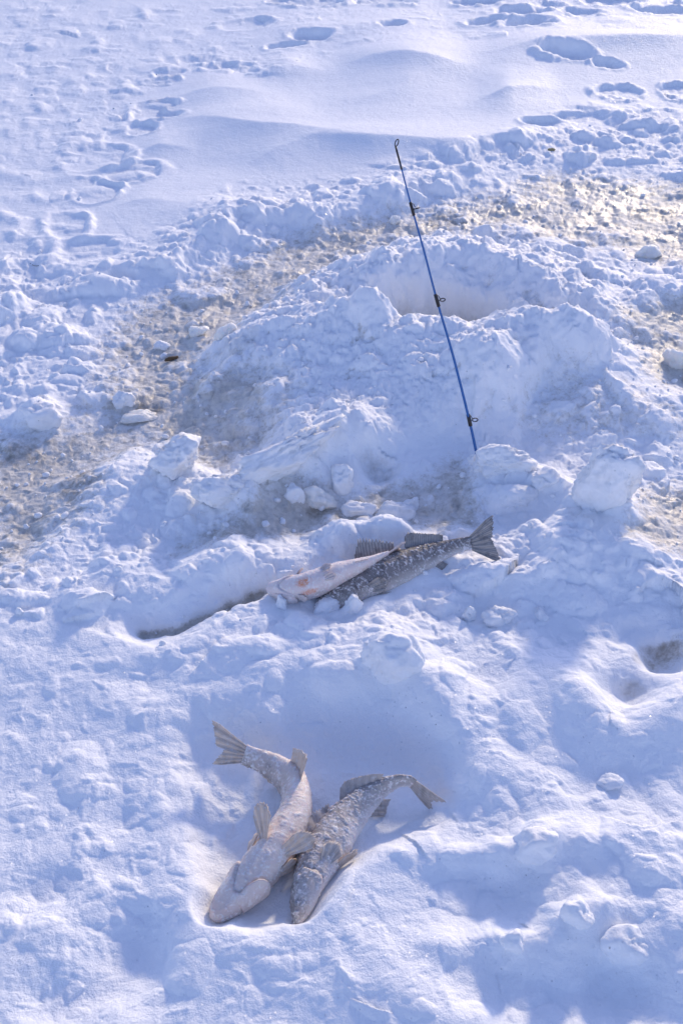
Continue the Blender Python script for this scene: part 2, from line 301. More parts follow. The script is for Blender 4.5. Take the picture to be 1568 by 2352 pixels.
# --- the fish press into the snow they lie on (filled in below from the fish's own lines)
def catmull(P, n):
    P = np.asarray(P, float); P = np.vstack([2 * P[0] - P[1], P, 2 * P[-1] - P[-2]]); out = []
    m = len(P) - 3
    for s in np.linspace(0, m - 1e-9, n):
        i = int(s); t = s - i; a, b, c, d = P[i:i + 4]
        out.append(.5 * (2 * b + (c - a) * t + (2 * a - 5 * b + 4 * c - d) * t * t + (3 * b - a - 3 * c + d) * t ** 3))
    return np.array(out)
TP = np.array([0, .015, .04, .08, .13, .18, .25, .33, .42, .50, .58, .66, .74, .80, .845, .87])
HP = np.array([.006, .018, .028, .040, .051, .060, .070, .078, .079, .074, .064, .052, .040, .033, .031, .031])
WP = np.array([.010, .024, .034, .044, .051, .055, .057, .058, .055, .050, .042, .032, .022, .016, .011, .008])
FISH = {
 'left': dict(sp=[(487, 2112, -.020), (545, 2052, -.016), (600, 1992, -.012), (648, 1930, -.010), (678, 1866, -.010), (674, 1806, -.008), (640, 1768, -.002), (596, 1746, .008), (545, 1728, .016), (490, 1712, .02)],
              D=[(.05, .35, -.93), (.0, .35, -.93), (-.05, .3, -.95), (-.1, .25, -.95), (-.1, .1, -.97), (-.2, -.2, -.9), (-.2, -.5, -.75), (-.15, -.62, -.66), (-.1, -.65, -.62), (-.1, -.66, -.62)]),
 'right': dict(sp=[(680, 2128, -.030), (700, 2050, -.016), (728, 1988, -.012), (764, 1926, -.010), (808, 1868, -.008), (858, 1822, -.002), (902, 1797, .010), (938, 1795, .012), (966, 1818, .0), (994, 1852, -.012)],
               D=[(-.85, .3, .35), (-.85, .4, .3), (-.8, .5, .3), (-.75, .55, .3), (-.65, .65, .35), (-.5, .65, .5), (-.3, .5, .8), (.05, .15, .95), (.3, -.05, .9), (.35, -.1, .88)]),
 'grey': dict(sp=[(722, 1400, .012), (780, 1368, .022), (846, 1338, .028), (900, 1312, .032), (956, 1288, .036), (1010, 1266, .042), (1052, 1253, .052), (1084, 1247, .060), (1118, 1241, .066), (1140, 1238, .068)],
              D=[(-.2, .72, .66)] * 7 + [(-.15, .75, .66), (-.1, .75, .66), (-.1, .75, .66)]),
 'pale': dict(sp=[(612, 1350, .034), (655, 1354, .042), (700, 1348, .050), (748, 1332, .056), (795, 1313, .060), (836, 1297, .063), (872, 1281, .064), (900, 1270, .062), (925, 1262, .060)],
              D=[(-.05, .35, -.92)] * 9),
}
for k, f in FISH.items():
    C = catmull([at(*p) for p in f['sp']], 220)
    s = np.concatenate([[0], np.cumsum(np.linalg.norm(np.diff(C, axis=0), axis=1))]); f['L'] = s[-1]
    q = np.linspace(0, s[-1], 261); f['C'] = np.stack([np.interp(q, s, C[:, i]) for i in range(3)], 1)
    D = catmull(f['D'], 261); T = np.gradient(f['C'], axis=0); T /= np.linalg.norm(T, axis=1)[:, None]
    D -= (D * T).sum(1)[:, None] * T; D /= np.linalg.norm(D, axis=1)[:, None]
    f['fat'] = {'left': 1.28, 'right': 1.1, 'grey': 1.12, 'pale': 1.45}[k]
    f['T'], f['Dv'], f['S'] = T, D, np.cross(T, D)
    print('fish', k, 'length %.3f' % f['L'])
for k in ('grey', 'left'):
    for i in range(215, 261, 4):                             # room for the fanned tails
        c = FISH[k]['C'][i]; sl = rows(c[1] - .13, c[1] + .13); d = np.hypot(X[sl] - c[0], Y[sl] - c[1])
        Z[sl] = np.where(d < .13, np.minimum(Z[sl], c[2] - .045 + np.maximum(0, d - .05) * .7), Z[sl])
Z = Z * smooth + blur(Z, 3) * (1 - smooth); Zf = blur(Z, 10); Z = Z + (Zf - Z) * front * (1 - hol) * .9

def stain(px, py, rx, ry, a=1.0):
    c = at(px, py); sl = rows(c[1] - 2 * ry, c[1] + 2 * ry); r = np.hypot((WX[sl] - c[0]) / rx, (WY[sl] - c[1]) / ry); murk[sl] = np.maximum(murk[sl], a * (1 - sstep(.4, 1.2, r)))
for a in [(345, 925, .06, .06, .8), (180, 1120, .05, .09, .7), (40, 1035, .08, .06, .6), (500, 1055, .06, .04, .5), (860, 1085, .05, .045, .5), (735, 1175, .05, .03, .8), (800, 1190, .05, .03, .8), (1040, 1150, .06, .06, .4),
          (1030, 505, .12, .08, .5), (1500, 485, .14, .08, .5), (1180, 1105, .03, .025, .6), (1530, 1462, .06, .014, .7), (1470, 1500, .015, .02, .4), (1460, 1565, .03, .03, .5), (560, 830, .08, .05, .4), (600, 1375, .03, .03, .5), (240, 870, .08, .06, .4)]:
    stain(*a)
# --- clods and crumble of several sizes
rough = np.maximum(rough, .55 * PRN)
nz = fbm(X, Y, .5, 2, .5, 5.0)
sx, sy = X + .012 * fbm(X, Y, .05, 2), Y + .012 * fbm(X, Y, .05, 2, .5, 8.0)
wx, wy = X + .035 * fbm(X, Y, .10, 3), Y + .035 * fbm(X, Y, .10, 3, .5, 8.0)
upl = polymask([(-300, -80), (560, -80), (560, 120), (330, 200), (250, 560), (-200, 640)], .3); soft = (1 - .62 * front) * (1 - .7 * upl); nots = (1 - .7 * slush) * (1 - .25 * mound)
Z += rough * (.013 * fbm(X, Y, .30, 3, .5, 2.0) + .011 * np.abs(fbm(wx, wy, .12, 4, .55, 4.0)) - .004) * soft * nots
Z += rough * (.16 * .36 * clods(wx, wy, .16, .26 + .3 * nz, 3.3) - .004) * soft * nots
Z += rough * (.075 * .40 * clods(sx, sy, .075, .30 + .35 * nz, 7.7) - .003) * soft * (1 - .6 * slush)
Z += rough * (.034 * .42 * clods(sx, sy, .034, .34 + .5 * nz, 1.2)) * (1 - .6 * front) * (1 - .45 * slush) * (1 - .8 * upl)
Z += rough * (.016 * .45 * clods(sx, sy, .016, .30 + .5 * nz + .1 * slush, 5.1)) * (1 - .8 * front) * (1 - .5 * slush) * (1 - .88 * upl)
Z += front * rough * (.018 * fbm(X, Y, .42, 2, .5, 71.0) + .007 * fbm(wx, wy, .15, 4, .5, 41.0) + .005 * np.clip(fbm(wx, wy, .06, 4, .5, 47.0), 0, 1) ** 1.5 * 2)
Z += rough * (.004 * fbm(X, Y, .03, 4, .6)) * (1 - .75 * front) * (1 - .7 * upl) + .0015 * slush * fbm(X * .7 + Y * .5, Y * 1.6, .014, 2)
Z += mound * (.022 * fbm(wx, wy, .10, 5, .6, 21.0) + .012 * np.abs(fbm(X, Y, .035, 4, .6, 23.0)))
a0 = at(60, 1250); a1 = at(520, 640); ax_ = (a1 - a0) / np.linalg.norm(a1 - a0)
ua, va = (X * ax_[0] + Y * ax_[1]), (-X * ax_[1] + Y * ax_[0])
Z += slush * rough * (.011 * (np.abs(fbm(ua * .5 + .02 * fbm(X, Y, .1, 2), va, .075, 4, .55, 81.0)) - .15) + .008 * fbm(ua * .6, va, .16, 3, .5, 87.0))
# slush lies low and level
Z -= slush * (1 - mound) * .02
rel = Z - blur(Z, 10); slush *= (1 - .5 * sstep(.0015, .009, rel)).astype(np.float32)
slush = np.maximum(slush, .55 * sstep(.0, -.012, rel) * np.clip(mound + .3, 0, 1) * rough * (1 - front)).astype(np.float32)
Z *= far_fade

PRESS = np.zeros_like(Z)
def settle(f, t1=.86, up=True):
    n = int(260 * t1)
    for i in range(0, n, 4):
        c = f['C'][i]; t = i / 260; L = f['L']
        hh, ww = np.interp(t, TP, HP) * L * f['fat'], np.interp(t, TP, WP) * L * f['fat']
        rz = math.sqrt((hh * f['Dv'][i][2]) ** 2 + (ww * f['S'][i][2]) ** 2)         # half thickness upwards
        rr = max(math.sqrt((hh * np.hypot(*f['Dv'][i][:2])) ** 2 + (ww * np.hypot(*f['S'][i][:2])) ** 2), .006)
        sl = rows(c[1] - rr * 3.2, c[1] + rr * 3.2)
        d = np.hypot(X[sl] - c[0], Y[sl] - c[1]) / rr
        lim = c[2] - .45 * rz + np.maximum(0, d - 1.0) * rr * 1.3
        Z[sl] = np.where(d < 2.2, np.minimum(Z[sl], lim), Z[sl]); PRESS[sl] = np.maximum(PRESS[sl], 1 - sstep(1.5, 3.2, d))
        if up: Z[sl] = np.where(d < .9, np.maximum(Z[sl], c[2] - .85 * rz), Z[sl])
settle(FISH['left'], .66); settle(FISH['right'], .70); settle(FISH['grey'], .8); settle(FISH['pale'], .3)
Z += PRESS * (blur(Z, 4) - Z + .003 * fbm(X, Y, .05, 3))

def ground_z(x, y):
    i = np.clip(np.searchsorted(ys, y) - 1, 0, len(ys) - 2); fy = (y - ys[i]) / (ys[i + 1] - ys[i])
    u = x / (W[i] + (W[i + 1] - W[i]) * fy); j = int(np.clip(np.searchsorted(us, u) - 1, 0, len(us) - 2)); fx = (u - us[j]) / (us[j + 1] - us[j])
    return float((Z[i, j] * (1 - fx) + Z[i, j + 1] * fx) * (1 - fy) + (Z[i + 1, j] * (1 - fx) + Z[i + 1, j + 1] * fx) * fy)
def hit(px, py):
    d = ray(px, py); d = d / np.linalg.norm(d); s = .9
    while s < 12:
        p = np.array([0, 0, CAM_H]) + d * s
        if p[2] < ground_z(p[0], p[1]): return p
        s += .006
    return at(px, py)

# ------------------------------------------------------------------ materials
def new_mat(name):
    m = bpy.data.materials.new(name); m.use_nodes = True; nt = m.node_tree
    return m, nt, nt.nodes['Principled BSDF']
def nd(nt, t, **kw):
    n = nt.nodes.new(t)
    for k, v in kw.items():
        if k in n.inputs: n.inputs[k].default_value = v
        else: setattr(n, k, v)
    return n
def noise(nt, scale, detail=3, rough=.55, co=None):
    n = nd(nt, 'ShaderNodeTexNoise'); n.inputs['Scale'].default_value = scale; n.inputs['Detail'].default_value = detail; n.inputs['Roughness'].default_value = rough
    if co is not None: nt.links.new(co, n.inputs['Vector'])
    return n
def ramp(nt, src, a, b, ca=(0, 0, 0, 1), cb=(1, 1, 1, 1)):
    r = nd(nt, 'ShaderNodeValToRGB'); r.color_ramp.elements[0].position = a; r.color_ramp.elements[1].position = b
    r.color_ramp.elements[0].color = ca; r.color_ramp.elements[1].color = cb
    nt.links.new(src, r.inputs[0]); return r
def mixc(nt, fac, a, b):
    m = nd(nt, 'ShaderNodeMix', data_type='RGBA')
    for s, v in ((0, fac), (6, a), (7, b)):
        if isinstance(v, bpy.types.NodeSocket): nt.links.new(v, m.inputs[s])
        else: m.inputs[s].default_value = v
    return m.outputs[2]
def mth(nt, op, a, b):
    m = nd(nt, 'ShaderNodeMath', operation=op)
    for s, v in ((0, a), (1, b)):
        if isinstance(v, bpy.types.NodeSocket): nt.links.new(v, m.inputs[s])
        else: m.inputs[s].default_value = v
    return m.outputs[0]
SSS = 0.0
SNOW = (.92, .925, .935, 1)
def snow_material(name, with_slush, tint=None):
    m, nt, b = new_mat(name); co = nd(nt, 'ShaderNodeTexCoord').outputs['Object']
    g = nd(nt, 'ShaderNodeNewGeometry').outputs['Position']
    n1 = noise(nt, 260, 2, .65, g); n2 = noise(nt, 900, 0, .6, g); n3 = noise(nt, 60, 2, .6, g)
    hgt = mth(nt, 'ADD', mth(nt, 'MULTIPLY', n1.outputs[0], .6), mth(nt, 'MULTIPLY', n2.outputs[0], .25))
    hgt = mth(nt, 'ADD', hgt, mth(nt, 'MULTIPLY', n3.outputs[0], 1.2))
    bp = nd(nt, 'ShaderNodeBump'); bp.inputs['Strength'].default_value = .55; bp.inputs['Distance'].default_value = .004
    nt.links.new(hgt, bp.inputs['Height'])
    col = tint or SNOW
    b.inputs['Subsurface Weight'].default_value = SSS; b.inputs['Subsurface Radius'].default_value = (.8, .9, 1.0)
    b.inputs['Subsurface Scale'].default_value = .012
    # scattered crystals that catch the sun
    v = nd(nt, 'ShaderNodeTexVoronoi'); v.inputs['Scale'].default_value = 420; nt.links.new(g, v.inputs['Vector'])
    sp = ramp(nt, v.outputs['Color'], .90, .97)
    off = nd(nt, 'ShaderNodeVectorMath', operation='SUBTRACT'); nt.links.new(v.outputs['Color'], off.inputs[0]); off.inputs[1].default_value = (.5, .5, .5)
    sc_ = nd(nt, 'ShaderNodeVectorMath', operation='SCALE'); nt.links.new(off.outputs[0], sc_.inputs[0]); nt.links.new(mth(nt, 'MULTIPLY', sp.outputs[0], 1.6), sc_.inputs['Scale'])
    ad = nd(nt, 'ShaderNodeVectorMath', operation='ADD'); nt.links.new(bp.outputs[0], ad.inputs[0]); nt.links.new(sc_.outputs[0], ad.inputs[1])
    no = nd(nt, 'ShaderNodeVectorMath', operation='NORMALIZE'); nt.links.new(ad.outputs[0], no.inputs[0]); nt.links.new(no.outputs[0], b.inputs['Normal'])
    rr = mth(nt, 'SUBTRACT', .62, mth(nt, 'MULTIPLY', sp.outputs[0], .42))
    b.inputs['Specular IOR Level'].default_value = .25
    if with_slush:
        a = nd(nt, 'ShaderNodeAttribute', attribute_name='slush').outputs['Fac']
        big = noise(nt, 7, 2, .6, g); mid = noise(nt, 38, 4, .7, g); fine = noise(nt, 150, 2, .7, g)
        s = mth(nt, 'ADD', a, mth(nt, 'MULTIPLY', mth(nt, 'SUBTRACT', mid.outputs[0], .5), 1.1))
        s = mth(nt, 'ADD', s, mth(nt, 'MULTIPLY', mth(nt, 'SUBTRACT', fine.outputs[0], .5), .7))
        mask = mth(nt, 'MULTIPLY', ramp(nt, s, .26, .78).outputs[0], ramp(nt, a, .05, .3).outputs[0])
        wet = ramp(nt, big.outputs[0], .40, .62, (.74, .715, .675, 1), (.65, .61, .54, 1)).outputs[0]
        wet = mixc(nt, ramp(nt, mid.outputs[0], .47, .68).outputs[0], wet, (.49, .46, .41, 1))
        col = mixc(nt, mask, col, wet)
        rr = mth(nt, 'SUBTRACT', rr, mth(nt, 'MULTIPLY', mask, .10))
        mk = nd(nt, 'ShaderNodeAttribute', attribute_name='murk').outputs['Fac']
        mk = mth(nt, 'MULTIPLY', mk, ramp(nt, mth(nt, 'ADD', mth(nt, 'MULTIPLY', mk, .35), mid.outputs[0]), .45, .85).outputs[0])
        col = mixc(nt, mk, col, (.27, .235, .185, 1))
        rr = mth(nt, 'SUBTRACT', rr, mth(nt, 'MULTIPLY', mth(nt, 'MULTIPLY', mask, ramp(nt, big.outputs[0], .45, .6).outputs[0]), .26))
        nt.links.new(col, b.inputs['Base Color'])
    else:
        n4 = noise(nt, 22, 3, .6, g)
        c2 = tuple(x * .93 for x in col[:3]) + (1,)
        nt.links.new(mixc(nt, ramp(nt, n4.outputs[0], .4, .65).outputs[0], col, c2), b.inputs['Base Color'])
    nt.links.new(rr, b.inputs['Roughness'])
    return m
M_GROUND = snow_material('trodden_snow', True)
M_SNOW = snow_material('snow_lump', False)
M_ICE = snow_material('grey_ice_lump', False, (.88, .86, .81, 1)); M_ICE.node_tree.nodes['Principled BSDF'].inputs['Subsurface Weight'].default_value = .6; M_ICE.node_tree.nodes['Principled BSDF'].inputs['Subsurface Scale'].default_value = .03; M_ICE.node_tree.nodes['Principled BSDF'].inputs['Specular IOR Level'].default_value = .6

def fish_material(name, belly, flank, back, frost, orange=False):
    m, nt, b = new_mat(name)
    co = nd(nt, 'ShaderNodeNewGeometry').outputs['Position']
    dv = nd(nt, 'ShaderNodeAttribute', attribute_name='back').outputs['Fac']       # 0 belly .. 1 back
    gr = nd(nt, 'ShaderNodeAttribute', attribute_name='grain').outputs['Fac']
    n = noise(nt, 45, 5, .65, co); d2 = mth(nt, 'ADD', dv, mth(nt, 'MULTIPLY', mth(nt, 'SUBTRACT', n.outputs[0], .5), .22))
    c = mixc(nt, ramp(nt, d2, .22, .48).outputs[0], belly, flank); c = mixc(nt, ramp(nt, d2, .55, .92).outputs[0], c, back)
    blo = noise(nt, 60, 3, .6, co)                                                   # blotches of the hide
    c = mixc(nt, mth(nt, 'MULTIPLY', ramp(nt, blo.outputs[0], .52, .66).outputs[0], mth(nt, 'MULTIPLY', ramp(nt, d2, .3, .6).outputs[0], .55)), c, tuple(x * .45 for x in back[:3]) + (1,))
    if orange:
        oa = nd(nt, 'ShaderNodeAttribute', attribute_name='gill').outputs['Fac']
        c = mixc(nt, mth(nt, 'MULTIPLY', oa, ramp(nt, blo.outputs[0], .25, .55).outputs[0]), c, (.80, .33, .17, 1))
    sc = nd(nt, 'ShaderNodeTexVoronoi'); sc.inputs['Scale'].default_value = 380; nt.links.new(co, sc.inputs['Vector'])
    fr = noise(nt, 330, 5, .8, co); fr2 = noise(nt, 42, 4, .65, co)
    f = mth(nt, 'ADD', mth(nt, 'MULTIPLY', fr.outputs[0], .6), mth(nt, 'MULTIPLY', fr2.outputs[0], .4))
    f = mth(nt, 'ADD', f, mth(nt, 'MULTIPLY', mth(nt, 'SUBTRACT', gr, .3), .22))
    fm = ramp(nt, f, .62 - frost * .4, .76 - frost * .4)
    c = mixc(nt, mth(nt, 'MULTIPLY', fm.outputs[0], .85), c, (.88, .82, .78, 1))
    nt.links.new(c, b.inputs['Base Color']); b.inputs['Roughness'].default_value = .5
    b.inputs['Subsurface Weight'].default_value = .12; b.inputs['Subsurface Scale'].default_value = .004
    bp = nd(nt, 'ShaderNodeBump'); bp.inputs['Strength'].default_value = .5; bp.inputs['Distance'].default_value = .0015
    hh = mth(nt, 'ADD', mth(nt, 'MULTIPLY', fr.outputs[0], 1.0), mth(nt, 'MULTIPLY', sc.outputs['Distance'], -.4))
    nt.links.new(hh, bp.inputs['Height']); nt.links.new(bp.outputs[0], b.inputs['Normal'])
    return m
def fin_material(name, mem, rayc, frost):
    m, nt, b = new_mat(name); co = nd(nt, 'ShaderNodeNewGeometry').outputs['Position']
    ra = nd(nt, 'ShaderNodeAttribute', attribute_name='ray').outputs['Fac']
    n = noise(nt, 130, 4, .7, co); n2 = noise(nt, 50, 3, .6, co)
    c = mixc(nt, ra, mem, rayc)
    c = mixc(nt, ramp(nt, n2.outputs[0], .5, .7).outputs[0], c, tuple(x * .78 for x in mem[:3]) + (1,))
    c = mixc(nt, mth(nt, 'MULTIPLY', ramp(nt, n.outputs[0], .75 - .5 * frost, .9 - .3 * frost).outputs[0], .8), c, (.74, .74, .76, 1))
    nt.links.new(c, b.inputs['Base Color']); b.inputs['Roughness'].default_value = .5
    tr = nd(nt, 'ShaderNodeBsdfTranslucent'); nt.links.new(c, tr.inputs[0])
    mx = nd(nt, 'ShaderNodeMixShader'); mx.inputs[0].default_value = .15
    out = [x for x in nt.nodes if x.type == 'OUTPUT_MATERIAL'][0]
    nt.links.new(b.outputs[0], mx.inputs[1]); nt.links.new(tr.outputs[0], mx.inputs[2]); nt.links.new(mx.outputs[0], out.inputs[0])
    return m
def plain(name, col, rough=.5, metal=0.0, var=.25, scale=80):
    m, nt, b = new_mat(name); co = nd(nt, 'ShaderNodeNewGeometry').outputs['Position']; n = noise(nt, scale, 4, .6, co)
    nt.links.new(mixc(nt, n.outputs[0], tuple(x * (1 - var) for x in col) + (1,), tuple(min(1, x * (1 + var)) for x in col) + (1,)), b.inputs['Base Color'])
    b.inputs['Roughness'].default_value = rough; b.inputs['Metallic'].default_value = metal; return m

# ------------------------------------------------------------------ mesh helpers
COL = SC.collection
def mesh_obj(name, verts, faces, mat, parent=None, smooth_=True, attrs=None):
    me = bpy.data.meshes.new(name); me.from_pydata([tuple(map(float, v)) for v in verts], [], faces); me.update()
    if smooth_: me.polygons.foreach_set('use_smooth', [True] * len(me.polygons))
    for k, v in (attrs or {}).items():
        a = me.attributes.new(k, 'FLOAT', 'POINT'); a.data.foreach_set('value', np.asarray(v, np.float32).ravel())
    if mat: me.materials.append(mat)
    o = bpy.data.objects.new(name, me); COL.objects.link(o)
    if parent: o.parent = parent; o.matrix_parent_inverse = parent.matrix_world.inverted()
    return o
def tag(o, label=None, cat=None, group=None, kind=None):
    for k, v in (('label', label), ('category', cat), ('group', group), ('kind', kind)):
        if v: o[k] = v
    return o
def empty(name, loc):
    o = bpy.data.objects.new(name, None); COL.objects.link(o); o.location = loc; o.empty_display_size = .05
    bpy.context.view_layer.update(); return o
def grid_faces(n, m, closed=False):
    f = []
    for i in range(n - 1):
        for j in range(m if closed else m - 1):
            k = (j + 1) % m; f.append((i * m + j, i * m + k, (i + 1) * m + k, (i + 1) * m + j))
    return f
def tube(pts, rad, seg=10, cap=True):
    pts = np.asarray(pts, float); n = len(pts); T = np.gradient(pts, axis=0); T /= np.linalg.norm(T, axis=1)[:, None]
    ref = np.array([0, 0, 1.0]) if abs(T[0][2]) < .9 else np.array([1.0, 0, 0]); V = []
    for i in range(n):
        a = np.cross(T[i], ref); a /= np.linalg.norm(a); b = np.cross(T[i], a); r = rad[i] if hasattr(rad, '__len__') else rad
        for k in range(seg):
            an = 2 * math.pi * k / seg; V.append(pts[i] + r * (a * math.cos(an) + b * math.sin(an)))
    Fc = grid_faces(n, seg, True)
    if cap: Fc += [tuple(range(seg))[::-1], tuple(range((n - 1) * seg, n * seg))]
    return V, Fc
def join(parts):
    V, Fc = [], []
    for v, f in parts:
        o = len(V); V += list(v); Fc += [tuple(i + o for i in q) for q in f]
    return V, Fc

# ------------------------------------------------------------------ the ground
R_, C_ = X.shape
# let steep clods lean and fold a little
lean = (rough * far_fade * (1 - .75 * front))
GXv = X + lean * .008 * fbm(X, Y, .045, 2, .5, 50.0); GYv = Y + lean * .008 * fbm(X, Y, .045, 2, .5, 60.0)
co = np.stack([GXv, GYv, Z], -1).reshape(-1, 3).astype(np.float32)
me = bpy.data.meshes.new('snow_field'); me.vertices.add(R_ * C_); me.vertices.foreach_set('co', co.ravel())
idx = np.arange(R_ * C_, dtype=np.int32).reshape(R_, C_)
q = np.stack([idx[:-1, :-1], idx[:-1, 1:], idx[1:, 1:], idx[1:, :-1]], -1).reshape(-1, 4)
me.loops.add(q.size); me.loops.foreach_set('vertex_index', q.ravel())
me.polygons.add(len(q)); me.polygons.foreach_set('loop_start', np.arange(0, q.size, 4, dtype=np.int32)); me.polygons.foreach_set('loop_total', np.full(len(q), 4, np.int32))
me.polygons.foreach_set('use_smooth', np.ones(len(q), bool)); me.update(calc_edges=True)
a = me.attributes.new('slush', 'FLOAT', 'POINT'); a.data.foreach_set('value', slush.astype(np.float32).ravel())
a = me.attributes.new('murk', 'FLOAT', 'POINT'); a.data.foreach_set('value', murk.astype(np.float32).ravel())
me.materials.append(M_GROUND)
ground = bpy.data.objects.new('snow_field', me); COL.objects.link(ground)
tag(ground, 'trodden white snow with open grey slush round the fishing hole', None, None, 'structure')

# ------------------------------------------------------------------ fish
def fish(key, label, bodymat, finmat, frost_amp=.0012, cfg=None):
    f = FISH[key]; cfg = cfg or {}; L = f['L']; C, T, D, S = f['C'], f['T'], f['Dv'], f['S']
    def fr(t):
        x = np.clip(t, 0, 1) * 260; i = int(min(x, 259)); k = x - i
        return [A[i] * (1 - k) + A[i + 1] * k for A in (C, T, D, S)]
    def surf(t, phi, off=0.0):
        c, tn, d, s = fr(t); h, w = np.interp(t, TP, HP) * L * f['fat'] + off, np.interp(t, TP, WP) * L * f['fat'] + off
        return c + d * h * math.cos(phi) + s * w * math.sin(phi)
    def nrm(t, phi):
        c, tn, d, s = fr(t); h, w = np.interp(t, TP, HP), np.interp(t, TP, WP)
        n = d * math.cos(phi) / max(h, 1e-3) + s * math.sin(phi) / max(w, 1e-3); return n / np.linalg.norm(n)
    root = empty('frozen_fish', fr(.45)[0]); tag(root, label, 'fish', 'frozen fish lying on the snow')
    ns, nr = 230, 84
    ts = np.concatenate([np.linspace(0, .05, 26)[:-1], np.linspace(.05, .872, ns - 25)]); V = []; back = []; grain = []; gill = []
    for t in ts:
        c, tn, d, s = fr(t); h, w = np.interp(t, TP, HP) * L * f['fat'], np.interp(t, TP, WP) * L * f['fat']
        for k in range(nr):
            p = 2 * math.pi * k / nr; cp, sp_ = math.cos(p), math.sin(p); e = 2 / 2.25
            x, yv = math.copysign(abs(cp) ** e, cp), math.copysign(abs(sp_) ** e, sp_)
            ap = abs((p + math.pi) % (2 * math.pi) - math.pi)                         # 0 back .. pi belly
            off = 0.0
            tg = .205 - .10 * sstep(1.9, 3.1, ap) - .05 * sstep(1.0, .5, ap)            # rear edge of the gill cover
            if ap > .55: off += .0075 * L * sstep(tg - .10, tg - .005, t) * (1 - sstep(tg - .004, tg + .004, t)) * sstep(.55, .9, ap)
            off -= .006 * L * math.exp(-((t - tg - .008) / .007) ** 2) * sstep(.7, 1.1, ap)   # slit
            tm = .075 - .02 * abs(ap - 1.95)                                          # mouth line
            off -= .005 * L * math.exp(-((ap - 1.95 - .2 * (1 - t / .08)) / .09) ** 2) * (1 - sstep(.06, .085, t))
            off -= .004 * L * math.exp(-((ap - math.pi) / .16) ** 2) * sstep(.02, .05, t) * (1 - sstep(.09, .13, t))
            V.append(c + d * (h + off) * x + s * (w + off) * yv); back.append(1 - ap / math.pi)
            gill.append(max(math.exp(-((t - .265) / .045) ** 2 - ((p - cfg.get('gp', 3.2)) / .36) ** 2), math.exp(-((t - .285) / .045) ** 2 - ((p - cfg.get('gp', 3.2) - .85) / .26) ** 2)))
    V = np.array(V); n1 = perlin3(V * 300); n2 = perlin3(V * 150 + 7); n3 = perlin3(V * 60 + 3)
    g = np.clip(n1 * 1.1 + n2 * .8 + .1, 0, 1.3); amt = np.clip(.55 + n3, .1, 1.3)
    cen = np.repeat(np.array([fr(t)[0] for t in ts]), nr, 0); out = V - cen; out /= np.linalg.norm(out, axis=1)[:, None] + 1e-9
    V = V + out * (g * amt * frost_amp + .0006 * n3)[:, None]
    Fc = grid_faces(len(ts), nr, True) + [tuple(range(nr))[::-1], tuple(range((len(ts) - 1) * nr, len(ts) * nr))]
    mesh_obj('body', V, Fc, bodymat, root, attrs=dict(back=back, grain=g, gill=np.clip(np.array(gill) * 1.6 - .3, 0, 1)))
    def fin(name, B, Tp, bulge=None, thick=.0011, corr=.0009, nv=10, scal=.06, spiny=False, seed=0):
        rg = random.Random(seed); n = len(B); V = []; rayv = []
        fn = np.cross(B[-1] - B[0], Tp[n // 2] - B[n // 2]); fn /= np.linalg.norm(fn) + 1e-9
        bulge = fn * 0 if bulge is None else bulge
        corr = min(corr, .16 * (np.linalg.norm(B[-1] - B[0]) + np.linalg.norm(Tp[-1] - Tp[0])) / 2 / n)
        for i in range(n):
            isr = i % 2 == 0; ln = 1.0 if isr else 1 - scal
            ln *= 1 + rg.uniform(-.035, .035)
            for j in range(nv):
                v = j / (nv - 1); p = B[i] + (Tp[i] - B[i]) * v * ln + bulge * math.sin(v * math.pi * .5) ** 2
                p = p + fn * (corr if isr else -corr) * (.4 + .6 * v) + fn * .0012 * math.sin(i * .9 + v * 3 + seed)
                V.append(p); rayv.append(1.0 if isr else 0.0)
        o = mesh_obj(name, V, grid_faces(n, nv), finmat, root, attrs=dict(ray=rayv))
        sm = o.modifiers.new('thickness', 'SOLIDIFY'); sm.thickness = thick; sm.offset = 0
        return o
    # tail: forked fan
    c, tn, d, s = fr(.872); n = 41; B, Tp = [], []
    tw = cfg.get('tail_fan', .62); up, lo = cfg.get('lobes', (1.0, 1.0))
    for i in range(n):
        a = -1 + 2 * i / (n - 1); b0 = fr(.862)[0] + d * a * .030 * L * -1
        ln = (.115 + .055 * abs(a) ** 1.3) * L * (up if a < 0 else lo) * (1 - .25 * sstep(.93, 1, abs(a)))
        dirv = tn * math.cos(a * tw) - d * math.sin(a * tw) + s * cfg.get('tail_bend', 0) * (1 if a > 0 else .15)
        B.append(b0); Tp.append(b0 + dirv / np.linalg.norm(dirv) * ln)
    fin('tail_fin', np.array(B), np.array(Tp), thick=.0014, scal=.03, corr=.0002, seed=1, bulge=s * cfg.get('tail_curl', .006))
    # back fins
    def median(name, t0, t1, phi, prof, lean, n, seed, tilt=0.0, scal=.06):
        B, Tp = [], []
        for i in range(n):
            k = i / (n - 1); t = t0 + (t1 - t0) * k; b0 = surf(t, phi, -.002); nn = nrm(t, phi); c, tn, d, s = fr(t)
            dv = nn * math.cos(tilt) + s * math.sin(tilt); dv = dv * math.cos(lean) + tn * math.sin(lean)
            B.append(b0); Tp.append(b0 + dv * prof(k) * L)
        return fin(name, np.array(B), np.array(Tp), seed=seed, scal=scal)
    df = cfg.get('dorsal', 1.0)
    median('spiny_dorsal_fin', .27, .49, 0, lambda k: df * .092 * (.55 + .45 * min(1, k / .12)) * (1 - .62 * max(0, k - .25) / .75), cfg.get('dlean', .5), 27, 2, cfg.get('dtilt', 0), .2)
    median('soft_dorsal_fin', .545, .74, 0, lambda k: cfg.get('dorsal2', 1) * .082 * (.75 + .25 * min(1, k / .1)) * (1 - .6 * k), cfg.get('dlean', .5) + .1, 41, 3, cfg.get('dtilt', 0))
